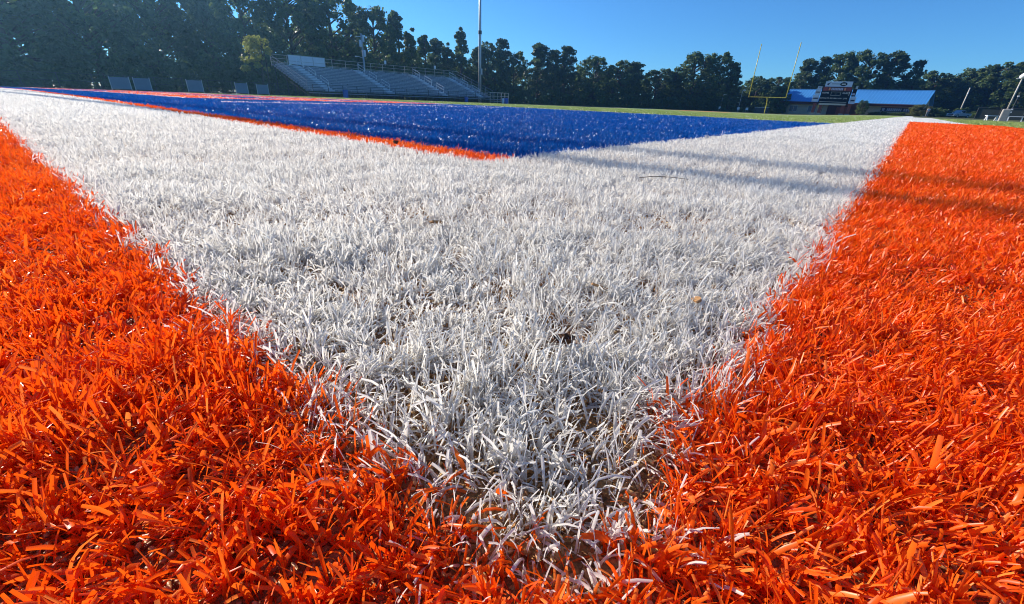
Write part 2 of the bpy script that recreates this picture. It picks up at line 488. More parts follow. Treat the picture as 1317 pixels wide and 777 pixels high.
# ------------------------------------------------------------------ goal posts
def goal(x, y, face, label, h_up):
    """face=+1: post stands on the +Y side, gooseneck reaching to -Y"""
    z0 = g1(x, y)
    root = empty('goal_post', (x, y, z0), 0, label, 'goal post', 'football goal posts at the two end lines')
    pts = [(0, face * 1.3, -.2), (0, face * 1.3, 1.5)]
    for k in range(1, 8):
        a = k / 7 * math.pi / 2
        pts.append((0, face * (1.3 - 1.3 * (1 - math.cos(a))), 1.5 + 1.55 * math.sin(a)))
    MB().tube(pts, .08, 12).build('gooseneck_post', M['yellow'], root, sm=True)
    MB().tube([(-3.55, 0, 3.2), (3.55, 0, 3.2)], .05, 10).build('crossbar', M['yellow'], root)
    for s_ in (-1, 1):
        MB().tube([(s_ * 3.55, 0, 3.13), (s_ * 3.55, 0, h_up)], .07, 10).build('upright', M['yellow'], root, sm=True)
    return root
goal(-24.6, 110.7, 1, 'yellow goal post at the far end of the field left of the scoreboard', 13.0)
goal(-25.4, -.29, -1, 'yellow goal post on the near end line casting two shadow stripes', 14.9)

# ------------------------------------------------------------------ bleachers
def bleachers():
    bx, by = -58., 44.; z0 = g1(-62, by)
    root = empty('bleachers', (bx, by, z0), 0, 'long grey aluminium bleachers facing the field below the dark trees', 'bleachers')
    y0, y1 = 28.4 - by, 62.0 - by
    NR = 15; dx = .6; dz = .207; zb = 1.06
    ais = [31.4 - by, 40.7 - by, 51.0 - by, 59.2 - by]; aw = .62
    segs = []; c = y0
    for a in ais: segs.append((c, a - aw)); c = a + aw
    segs.append((c, y1))
    for i in range(NR):
        x = -i * dx; z = zb + i * dz
        s = MB(); f = MB(); r = MB()
        for a, b in segs:
            s.box((x - .26, a, z - .045), (x, b, z))
            yy = a + .6
            while yy < b:
                s.bar((x - .13, yy, z - .045), (x - .13, yy, z - .30), .05, .16); yy += 1.8
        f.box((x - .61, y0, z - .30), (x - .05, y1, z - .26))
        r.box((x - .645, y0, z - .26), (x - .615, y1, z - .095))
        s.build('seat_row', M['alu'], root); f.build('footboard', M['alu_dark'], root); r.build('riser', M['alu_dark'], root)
    for a in ais:
        st = MB()
        for i in range(NR):
            x = -i * dx; z = zb + i * dz
            st.box((x - .34, a - aw + .06, z - .258), (x + .02, a + aw - .06, z - .12))
        st = st.build('aisle_stair', M['panel'], root)
        for k in range(3):
            i0 = 1 + k * 5; hr = MB()
            P0 = Vector((-i0 * dx, a + .12, zb + i0 * dz)); P1 = Vector((-(i0 + 3) * dx, a + .12, zb + (i0 + 3) * dz))
            u = Vector((0, 0, .78)); d = Vector((0, 0, -.1))
            hr.tube([P0 + d, P0 + u, P1 + u, P1 + d], .032, 6)
            hr.tube([P0 + u * .5, P1 + u * .5], .025, 6)
            hr.build('handrail', M['whitep'], st)
    # walkway and rail along the front
    MB().box((.15, y0, .52), (1.35, y1 + 1, .60)).build('walkway', M['alu_dark'], root)
    fr = MB()
    yy = y0
    while yy <= y1 + 1: fr.bar((1.3, yy, .6), (1.3, yy, 1.5), .05); yy += 2.0
    for z in (.85, 1.15, 1.48): fr.bar((1.3, y0, z), (1.3, y1 + 1, z), .04)
    fr.build('front_rail', M['darksteel'], root)
    us = MB()
    yy = y0 + .3
    while yy < y1 + .1:
        us.bar((1.2, yy, -.2), (1.2, yy, .52), .09)
        for xx in (-.3, -3, -6, -9): us.bar((xx, yy, -.2), (xx, yy, zb - .32 + (-xx / dx) * dz), .09)
        us.bar((.1, yy, .5), (-9.1, yy, zb - .4 + NR * dz), .1, .14)
        us.bar((-.3, yy, .1), (-9, yy, 3.2), .06)
        yy += 2.3
    us.build('understructure', M['darksteel'], root)
    top = zb + (NR - 1) * dz
    xb = -NR * dx - .05
    br = MB(); yy = y0
    while yy <= y1 + .01: br.bar((xb, yy, top - .4), (xb, yy, top + 1.05), .06); yy += 2.16
    for z in (.15, .6, 1.03): br.bar((xb, y0, top + z), (xb, y1, top + z), .045)
    br.build('back_rail', M['tanrail'], root)
    for s_ in (y0, y1):
        er = MB()
        for i in range(0, NR, 3):
            er.bar((-i * dx, s_, zb + i * dz - .3), (-i * dx, s_, zb + i * dz + .85), .05)
        for h in (.4, .85): er.bar((0, s_, zb + h), (xb, s_, top + h + .1), .045)
        er.build('end_rail', M['alu_dark'], root)
    pn = MB()
    pa, pb = 30.7 - by, 35.9 - by
    pn.box((xb + .05, pa, top + .02), (xb + .08, pb, top + 1.12))
    pn = pn.build('windscreen_panel', M['panel'], root)
    pf = MB()
    for k in range(4):
        yy = pa + (pb - pa) * k / 3; pf.bar((xb + .12, yy, top - .2), (xb + .12, yy, top + 1.16), .06)
    for z in (.4, 1.13): pf.bar((xb + .12, pa, top + z), (xb + .12, pb, top + z), .05)
    pf.build('panel_frame', M['steel'], pn)
    return root
bleachers()
for yy, lb in ((46.3, 'small white floodlight box on the bleacher back rail near the utility pole'), (56.6, 'small white floodlight box on the bleacher back rail near its right end')):
    z0 = g1(-62, 44) + 1.06 + 14 * .207
    t = empty('floodlight', (-67.15, yy, z0), 0, lb, 'floodlight', 'white floodlight boxes on the bleachers')
    MB().bar((0, 0, .9), (0, 0, 1.15), .05).build('post', M['steel'], t)
    MB().box((-.08, -.16, 1.14), (.12, .16, 1.62)).build('lamp_box', M['whitep'], t, .03)

def utility_pole():
    x, y = -67.9, 42.9; z0 = g1(x, y)
    t = empty('utility_pole', (x, y, z0), 0, 'grey utility pole with transformer cans behind the bleachers', 'utility pole')
    MB().tube([(0, 0, -.3), (0, 0, 9.0)], [.17, .12], 10).build('pole', M['steel'], t, sm=True)
    for dy, z in ((.3, 5.9), (-.28, 7.2), (.25, 7.9)):
        MB().tube([(0, dy, z), (0, dy, z + .08), (0, dy, z + .85), (0, dy, z + .95)], [.12, .19, .19, .1], 10).build('transformer', M['panel'], t, sm=True)
    MB().bar((0, -1.0, 8.5), (0, 1.0, 8.7), .1).build('crossarm', M['steel'], t)
    MB().tube([(0, 0, 5.7), (.4, -1.1, 5.85), (.5, -1.7, 5.8)], [.03, .03, .09], 7).build('lamp_arm', M['whitep'], t)
utility_pole()

def light_pole():
    x, y = -70., 70.9; z0 = g1(x, y)
    t = empty('stadium_light_pole', (x, y, z0), 0, 'tall grey stadium light pole rising behind the right end of the bleachers', 'light pole')
    MB().tube([(0, 0, -.3), (0, 0, 8), (0, 0, 12.5), (0, 0, 29)], [.32, .29, .26, .16], 14).build('pole', M['steel'], t, sm=True)
    MB().tube([(0, 0, 12.3), (0, 0, 12.9)], .36, 14).build('collar', M['darksteel'], t)
    MB().box((.28, -.25, 5.2), (.5, .25, 6.3)).build('switch_box', M['steel'], t)
    for k in range(3):
        cr = MB().bar((.2, -2.6, 26 + k * 1.2), (.2, 2.6, 26 + k * 1.2), .14).build('crossarm', M['steel'], t)
        for q in range(5):
            yy = -2.4 + q * 1.2
            MB().tube([(.3, yy, 26 + k * 1.2 - .1), (.5, yy, 25.9 + k * 1.2 - .2), (.75, yy, 25.7 + k * 1.2 - .3)], [.12, .28, .33], 10).build('floodlight', M['whitep'], cr)
light_pole()

# rail enclosure, bins and barrels by the bleachers
def rail_pen():
    x, y0, y1 = -57., 60.3, 65.1; z0 = g1(x, 62.5)
    t = empty('rail_enclosure', (x, 62.7, z0), 0, 'pale tan railed ramp landing at the right end of the bleachers', 'railing')
    for k in range(6):
        yy = -2.4 + k * .96
        MB().bar((0, yy, -.1), (0, yy, 1.75), .09).build('post', M['tanrail'], t)
    r = MB()
    for z in (.6, 1.15, 1.72): r.bar((0, -2.4, z), (0, 2.4, z), .07)
    r.bar((0, -2.4, 1.72), (-2.5, -2.4, 1.72), .07); r.bar((0, 2.4, 1.72), (-2.5, 2.4, 1.72), .07)
    r.build('rail', M['tanrail'], t)
    MB().box((-2.5, -2.4, .25), (-.05, 2.4, .38)).build('landing', M['concrete'], t)
rail_pen()
def bin_(x, y, m, h, rr, name, label, cat):
    t = empty(name, (x, y, g1(x, y)), 0, label, cat)
    MB().tube([(0, 0, 0), (0, 0, .03), (0, 0, h*.5), (0, 0, h*.93)], [rr*.86, rr*.9, rr, rr*1.02], 14).build('drum', m, t, sm=False)
    MB().tube([(0, 0, h*.93), (0, 0, h*.96), (0, 0, h)], [rr*1.1, rr*1.1, rr*.7], 14).build('lid', m, t)
bin_(-56.2, 32.4, M['bluep'], .95, .33, 'trash_barrel', 'blue trash barrel in front of the bleachers below the left aisle', 'trash barrel')
bin_(-56.2, 53.8, M['bluep'], .8, .3, 'trash_barrel', 'blue trash barrel at the foot of the bleachers near their right end', 'trash barrel')
bin_(-55.8, 63.2, M['bluep'], .9, .35, 'trash_barrel', 'blue trash barrel in front of the railed landing', 'trash barrel')
bin_(-55.4, 61.9, M['whitep'], .85, .16, 'marker_post', 'white marker post standing in front of the railed landing', 'marker post')

# left sideline fence with boards
def left_fence():
    x = -60.
    t = empty('chain_fence', (x, 15., g1(x, 15)), 0, 'dark fence with posts and rails along the left sideline', 'fence')
    z0 = g1(x, 15)
    for k in range(14):
        yy = -16 + k * 2.4
        MB().tube([(0, yy, -.6), (0, yy, 1.35)], .04, 6).build('post', M['darksteel'], t)
    r = MB()
    for z in (.1, .7, 1.3): r.tube([(0, -16, z), (0, 15.2, z - .02)], .025, 6)
    r.build('rail', M['darksteel'], t)
    w = MB()
    yy = -16.
    while yy < 15.2: w.bar((0, yy, .0), (0, yy, 1.3), .008); yy += .2
    for z in (.3, .5, .9, 1.1): w.bar((0, -16, z), (0, 15.2, z), .008)
    w.build('wire_mesh', M['darksteel'], t)
left_fence()
for (y0, y1, h, lb) in ((9.86, 11.3, 1.05, 'pale board on the left fence, farthest left of the row'), (11.7, 12.95, 1.05, 'pale board on the left fence with a thin side post'),
                    (16.2, 17.55, 1.1, 'pale square board standing alone midway along the left fence'), (20.9, 22.1, 1.05, 'pale board on the left fence just left of the yellow green tree'),
                    (23.2, 24.4, 1.0, 'pale board on the left fence under the yellow green tree')):
    ym = (y0 + y1) / 2; z0 = g1(-59.9, ym); hw = (y1 - y0) / 2
    t = empty('sign_board', (-59.85, ym, z0), 0, lb, 'board', 'pale boards along the left sideline fence')
    MB().box((-.02, -hw, .12), (.02, hw, .12 + h)).build('panel', M['board'], t)
    for s_ in (-1, 1): MB().bar((-.05, s_ * (hw + .04), -.2), (-.05, s_ * (hw + .04), h + .2), .06).build('post', M['steel'], t)

# ------------------------------------------------------------------ field house behind the far end line
def text_mesh(txt, size, m, parent, loc, name='lettering', sx=1.0, ex=.01):
    cu = bpy.data.curves.new('txt', 'FONT'); cu.body = txt; cu.size = size; cu.extrude = ex
    cu.align_x = 'CENTER'; cu.align_y = 'CENTER'; cu.resolution_u = 2
    to = bpy.data.objects.new('txt', cu); COL.objects.link(to)
    dg = bpy.context.evaluated_depsgraph_get()
    me = bpy.data.meshes.new_from_object(to.evaluated_get(dg))
    bpy.data.objects.remove(to)
    o = bpy.data.objects.new(name, me); COL.objects.link(o); me.materials.clear(); me.materials.append(m)
    o.parent = parent; o.location = loc; o.rotation_euler = (R(90), 0, 0); o.scale = (sx, 1, 1)
    return o

BL = Vector((-25.9, 132.0)); BR = Vector((1.25, 128.0))
def field_house():
    L = (BR - BL).length; a = math.atan2((BR - BL).y, (BR - BL).x)
    t = empty('field_house', (BL.x, BL.y, 0), a, 'tan field house with bright blue ribbed metal roof beyond the far goal', 'building')
    D = 8.
    EV, RG = 2.1, 4.8
    MB().box((.6, .5, -1.6), (L - .6, D, EV + .1)).build('wall', M['wall'], t)
    rf = MB().prism([(-.45, 0), (0, 0), (0, 0)], 0, 0) if False else MB()
    # roof: two slopes, ribbed
    th = .1
    for (ya, za, yb, zb_) in ((-.5, EV, 3.9, RG), (3.9, RG, D + .6, EV)):
        rf._add([(0, ya, za), (L, ya, za), (L, yb, zb_), (0, yb, zb_), (0, ya, za - th), (L, ya, za - th), (L, yb, zb_ - th), (0, yb, zb_ - th)],
                [(0,1,2,3),(7,6,5,4),(0,4,5,1),(1,5,6,2),(2,6,7,3),(3,7,4,0)])
    xx = .2; rb = MB()
    while xx < L:
        rb.bar((xx, -.5, EV + .03), (xx, 3.88, RG + .03), .09, .08); xx += .62
    ro = rf.build('roof', M['roof'], t)
    rb.build('roof_ribs', paint('roof_rib_blue', (.11, .36, .70), .5, 0, .05, 1), ro)
    MB().bar((0, 3.9, RG + .07), (L, 3.9, RG + .07), .35, .1).build('ridge_cap', M['roof'], ro)
    for xg in (.6, L - .62):
        gb = MB(); gb._add([(xg, .5, EV), (xg, D, EV), (xg, 3.9, RG - .12), (xg + .02, .5, EV), (xg + .02, D, EV), (xg + .02, 3.9, RG - .12)], [(0,1,2),(5,4,3)])
        gb.build('gable', M['wall'], t)
    MB().box((.05, -.5, EV - .52), (L - .05, -.38, EV - .11)).build('fascia', M['maroon'], t)
    MB().box((.02, -.66, EV - .16), (L - .02, -.52, EV - .02)).build('gutter', M['whitep' if False else 'maroon'], t)
    for xw in (2.2, 6.2):
        w = MB().box((xw, .42, -.05), (xw + 1.6, .497, 1.15)).build('window', M['glass'], t)
        fr = MB()
        fr.box((xw - .08, .40, 1.152), (xw + 1.68, .495, 1.24)); fr.box((xw - .08, .38, -.14), (xw + 1.68, .495, -.052))
        fr.box((xw - .08, .40, -.05), (xw - .002, .495, 1.15)); fr.box((xw + 1.602, .40, -.05), (xw + 1.68, .495, 1.15)); fr.box((xw + .76, .39, -.048), (xw + .84, .418, 1.148))
        fr.build('window_frame', M['steel'], w)
    # dark recessed entrance behind the scoreboard
    MB().box((10.2, .40, -1.3), (16.6, .497, 1.7)).build('entrance', M['maroon'], t)
    for xd in (12.0, 13.4): MB().box((xd, .33, -1.1), (xd + 1.1, .398, 1.2)).build('door', M['brick'], t)
    # banner under the eaves
    bn = MB().box((20.2, .40, .62), (26.6, .496, 1.46)).build('banner', M['navy'], t)
    MB().box((20.2, .38, 1.37), (26.6, .398, 1.45)).build('banner_border', M['red'], bn)
    lt = MB(); x = 20.45
    for wd_ in (.5, 0, .22, .3, .3, .22, .3, .3, .3, .22, 0, .3, .34, .3, .34, .3, .3, 0, .5):
        if not wd_:
            x += .28; lt.build('banner_lettering', M['lilac'], bn); lt = MB(); continue
        lt.box((x, .375, .74), (x + wd_ * .85, .398, 1.26)); x += wd_ + .05
    lt.build('banner_lettering', M['lilac'], bn)
    return t
FH = field_house()

def scoreboard():
    x, y = -13.9, 121.0; z0 = g1(x, y)
    t = empty('scoreboard', (x, y, z0), R(6), 'large dark football scoreboard with pale sponsor panels on brick pillars', 'scoreboard')
    zb = -z0 - .0          # local height of world zero
    def B(x0, x1, za, zt, m, name, par=None, yy=0., th=.18, bev=0):
        return MB().box((x0, yy - th, za + zb), (x1, yy, zt + zb)).build(name, m, par or t, bev)
    main = B(-2.65, 2.65, 1.75, 4.55, M['black'], 'display_face', th=.4)
    B(-2.35, 2.35, 4.92, 5.92, M['skyvinyl'], 'sponsor_panel', th=.3)
    red = B(-2.5, 2.5, 4.05, 4.90, M['maroon'], 'name_panel', th=.46)
    # pillars and beam
    for px in (-3.2, -2.05, 2.0, 3.1):
        MB().box((px - .28, -.1, -.6), (px + .28, .5, 1.72 + zb)).build('pillar', M['brick'], t)
        MB().box((px - .42, -.24, -.6), (px + .42, .64, .35)).build('plinth', M['concrete'], t)
    B(-2.5, 2.3, 1.42, 1.74, M['tan'], 'beam', th=.42)
    # side panels step outwards to the left, two on the right
    for (a, b, c, d) in ((-3.55, -2.75, 4.35, 4.95), (-3.75, -2.75, 3.35, 4.30), (-3.95, -2.78, 2.0, 3.25)):
        sp = B(a, b, c, d, M['skyvinyl'], 'side_panel', th=.2)
        B(a + .15, b - .15, c + (d-c)*.42, c + (d-c)*.62, M['navy'], 'lettering', sp, yy=-.205, th=.02)
    sp = B(2.75, 3.45, 3.15, 4.5, M['black'], 'side_panel', th=.2)
    B(2.85, 3.3, 3.4, 3.75, M['lilac'], 'lettering', sp, yy=-.205, th=.02)
    sp = B(2.72, 3.75, 1.75, 3.10, M['skyvinyl'], 'side_panel', th=.2)
    B(2.9, 3.6, 2.25, 2.55, M['navy'], 'lettering', sp, yy=-.205, th=.02)
    B(3.1, 3.45, 4.55, 5.1, M['steel'], 'speaker', th=.3)
    # sponsor panel: swoosh mark, line of small letters, dark oval with pale bar
    spn = [o for o in t.children if o.name.startswith('sponsor_panel')][0]
    MB().prism([(-2.15, 5.40 + zb), (-1.75, 5.15 + zb), (-1.62, 5.5 + zb), (-1.35, 5.75 + zb), (-1.75, 5.62 + zb)], -.33, -.302).build('logo_mark', M['navy'], spn)
    lt = MB()
    for k in range(9): lt.box((-1.2 + k * .17, -.325, 5.38 + zb), (-1.2 + k * .17 + .12, -.302, 5.50 + zb))
    lt.build('lettering', M['navy'], spn)
    ov = [(.85 + .62 * math.cos(a * math.pi / 10), 5.42 + zb + .36 * math.sin(a * math.pi / 10)) for a in range(20)]
    ovo = MB().prism(ov, -.33, -.302).build('oval_emblem', M['black'], spn)
    MB().box((.5, -.345, 5.34 + zb), (1.2, -.332, 5.5 + zb)).build('emblem_bar', M['whitep'], ovo)
    # name panel: pale letters between two red wings
    for a, b in ((-2.45, -1.65), (1.65, 2.45)): B(a, b, 4.15, 4.82, M['red'], 'red_wing', red, yy=-.462, th=.02)
    lt = MB()
    for k in range(8): lt.box((-1.02 + k * .26, -.49, 4.24 + zb), (-1.02 + k * .26 + .2, -.464, 4.70 + zb))
    lt.build('name_lettering', M['lilac'], red)
    for xx in (-1.5, 1.2):
        MB().box((xx, -.49, 4.22 + zb), (xx + .32, -.464, 4.74 + zb)).build('end_letter', M['salmon'], red)
    yy = -.415
    for txt, xx, zz, sz in (('HOME', -1.85, 3.72, .42), ('GUEST', 1.75, 3.72, .42), ('DOWN', -2.05, 2.72, .34), ('TO GO', -.85, 2.72, .34), ('BALL ON', .55, 2.72, .34), ('QTR', 1.85, 2.72, .34)):
        text_mesh(txt, sz, M['whitep'], main, (xx, yy, zz + zb), ex=.008)
    ck = MB()
    for a, b, c, d in ((-.85, .85, 3.22, 3.27), (-.85, .85, 3.90, 3.95), (-.85, -.80, 3.27, 3.90), (.80, .85, 3.27, 3.90)):
        ck.box((a, -.42, c + zb), (b, -.402, d + zb))
    ck.build('clock_frame', M['steel'], main)
    text_mesh(':', .5, M['whitep'], main, (0, yy, 3.62 + zb), 'clock_colon', ex=.008)
    B(-2.5, 2.3, 1.98, 2.06, M['steel'], 'trim_line', main, yy=-.402, th=.02)
    MB().bar((2.3, -.41, 3.3 + zb), (2.3, -.41, 4.0 + zb), .06).build('side_light', M['whitep'], main)
scoreboard()

# ------------------------------------------------------------------ trees
def leaf_quads(centers, radii, counts, size, up=.35, shell=.45, flat=1.0, seed=0):
    r = np.random.default_rng(seed)
    idx = np.repeat(np.arange(len(centers)), counts); N = len(idx)
    d = r.normal(0, 1, (N, 3)); d /= np.linalg.norm(d, axis=1)[:, None]
    rad = (shell + (1 - shell) * r.random(N) ** .6) * r.choice([1, 1, 1, 1.25], N)
    P = np.array(centers)[idx] + d * (np.array(radii)[idx] * rad)[:, None] * np.array([1, 1, flat])
    n = d * .6 + r.normal(0, .7, (N, 3)) + np.array([0, 0, up]); n /= np.linalg.norm(n, axis=1)[:, None]
    t = np.cross(n, r.normal(0, 1, (N, 3))); t /= np.linalg.norm(t, axis=1)[:, None]
    b = np.cross(n, t)
    s = size * r.uniform(.5, 1.3, N)[:, None]
    el = r.uniform(.45, .9, N)[:, None]
    V = np.stack([P - t * s, P - b * s * el, P + t * s, P + b * s * el], 1)
    tone = r.random(len(centers))[idx]
    rnd = np.clip(.55 * tone + .45 * r.random(N), 0, 1)
    return V.reshape(-1, 3), np.arange(N * 4).reshape(-1, 4), np.repeat(rnd, 4)

def tree_proto(form, seed, mat):
    """unit tree 10 m tall, about w0 wide; returns (root, w0)"""
    r = np.random.default_rng(seed)
    H = 10.
    C = []; Rr = []; limbs = []
    if form == 'broad':
        w0 = 7.
        for k in range(135):
            z = r.uniform(.9, 9.2); t = (z - .6) / 9.4
            env = 3.1 * (math.sin(math.pi * min(1, max(0, t * .86 + .12))) ** .6)
            a = r.uniform(0, 6.28); rr = env * r.uniform(.35, 1) ** .6
            C.append((rr * math.cos(a), rr * math.sin(a), z)); Rr.append((.26 + .62 * r.random() ** 1.5) * (1.2 - .4 * t))
        size, cnt = .165, 84
    elif form == 'spire':
        w0 = 4.4
        for k in range(64):
            z = r.uniform(.8, 9.6); t = z / 10
            env = 2.0 * (1 - t) ** .62 * min(1, t * 7) + .12
            a = r.uniform(0, 6.28); rr = env * r.uniform(.3, 1)
            C.append((rr * math.cos(a), rr * math.sin(a), z)); Rr.append(.24 + .62 * (1 - t) * r.uniform(.6, 1.1))
        size, cnt = .16, 90
    elif form == 'pine':
        w0 = 5.6
        for k in range(100):
            z = 1.6 + 8.0 * r.random() ** .8; t = (z - 1.6) / 8.4
            env = 2.6 * (1 - .62 * t) * (.6 + .6 * r.random())
            a = k * 2.4 + r.normal(0, .3); rr = env * r.uniform(.35, 1)
            C.append((rr * math.cos(a), rr * math.sin(a), z)); Rr.append((.24 + .45 * r.random() ** 1.4) * (1.15 - .35 * t))
        for zz, rr in ((9.6, .5), (9.0, .6), (8.3, .75), (7.5, .85)): C.append((r.normal(0, .15), r.normal(0, .15), zz)); Rr.append(rr)
        size, cnt = .145, 90
    elif form == 'bush':
        w0 = 10.
        for k in range(34):
            a = r.uniform(0, 6.28); rr = 4.2 * math.sqrt(r.random()); z = r.uniform(1.5, 8.6) * (1 - .35 * (rr / 4.4) ** 2)
            C.append((rr * math.cos(a), rr * math.sin(a), z)); Rr.append(r.uniform(1.1, 1.9))
        size, cnt = .42, 90
    elif form == 'open':
        w0 = 5.4
        for k in range(24):
            z = r.uniform(4.2, 9.4); t = (z - 4.2) / 5.5
            a = r.uniform(0, 6.28); rr = 2.2 * r.uniform(.2, 1) * (1 - .3 * t)
            C.append((rr * math.cos(a), rr * math.sin(a), z)); Rr.append(r.uniform(.5, .85))
        size, cnt = .21, 75
    C = np.array(C); Rr = np.array(Rr)
    V, Q, rnd = leaf_quads(C, Rr, [cnt] * len(C), size, flat=.75 if form in ('pine', 'open') else .9, seed=seed + 5)
    root = empty({'broad': 'broadleaf_tree', 'spire': 'pointed_tree', 'pine': 'pine_tree', 'bush': 'shrub', 'open': 'young_tree'}[form], (0, 0, 0))
    np_mesh('foliage' if form == 'bush' else 'crown', V, Q, mat, {'rnd': rnd}, root)
    tr = MB()
    if form == 'bush':
        for k in range(5):
            a = k * 1.26; tr.tube([(.3*math.cos(a), .3*math.sin(a), -.8), (1.2*math.cos(a), 1.2*math.sin(a), 3), (2.2*math.cos(a), 2.2*math.sin(a), 5.5)], [.3, .2, .08], 6)
    else:
        bx, by = r.normal(0, .12, 2)
        th = .19 if form != 'open' else .10
        n_st = 3 if form == 'open' else 1
        for k in range(n_st):
            ox, oy = (0, 0) if n_st == 1 else (.55 * math.cos(k * 2.1), .55 * math.sin(k * 2.1))
            tr.tube([(ox, oy, -.8), (ox + bx, oy + by, 3), (ox * .6 + bx * 2, oy * .6 + by * 2, 6.2), (bx * 2.2, by * 2.2, 9)], [th * 1.25, th, th * .6, .04], 8)
        for k in range(0, len(C), 2):
            c = Vector(C[k]); zz = max(1.5, c.z - .5 * math.hypot(c.x, c.y) - .4)
            b0 = Vector((bx * zz / 3.5, by * zz / 3.5, zz))
            tr.tube([b0, b0.lerp(c, .55) + Vector((0, 0, .12)), c], [.075, .05, .02], 5)
    tr.build('stem' if form == 'bush' else 'trunk', M['bark'], root, sm=True)
    return root, w0

PROTO = {}
used = set()
for key, form, seed, mt in (('b1', 'broad', 1, 'leaf'), ('b2', 'broad', 2, 'leaf'), ('b3', 'broad', 3, 'leaf'), ('s1', 'spire', 4, 'leaf'), ('s2', 'spire', 5, 'leaf'),
                            ('p1', 'pine', 6, 'pine'), ('p2', 'pine', 7, 'pine'), ('p3', 'pine', 8, 'pine'), ('y1', 'open', 9, 'yleaf'), ('o1', 'bush', 14, 'olive'), ('u1', 'bush', 10, 'leaf'), ('u2', 'bush', 12, 'leaf')):
    PROTO[key] = tree_proto(form, seed, M[mt])

def plant(key, x, y, ztop, w, label, cat='tree', group=None, zb=None):
    root, w0 = PROTO[key]
    o = root if key not in used else copy_tree(root)
    used.add(key)
    z0 = g1(x, y) if zb is None else zb
    h = ztop - z0
    o.location = (x, y, z0); o.scale = (w / w0, w / w0, h / 10.)
    o.rotation_euler = (0, 0, random.uniform(0, 6.28))
    tag(o, label, cat)
    if group: o['group'] = group
    elif 'group' in o: del o['group']
    return o

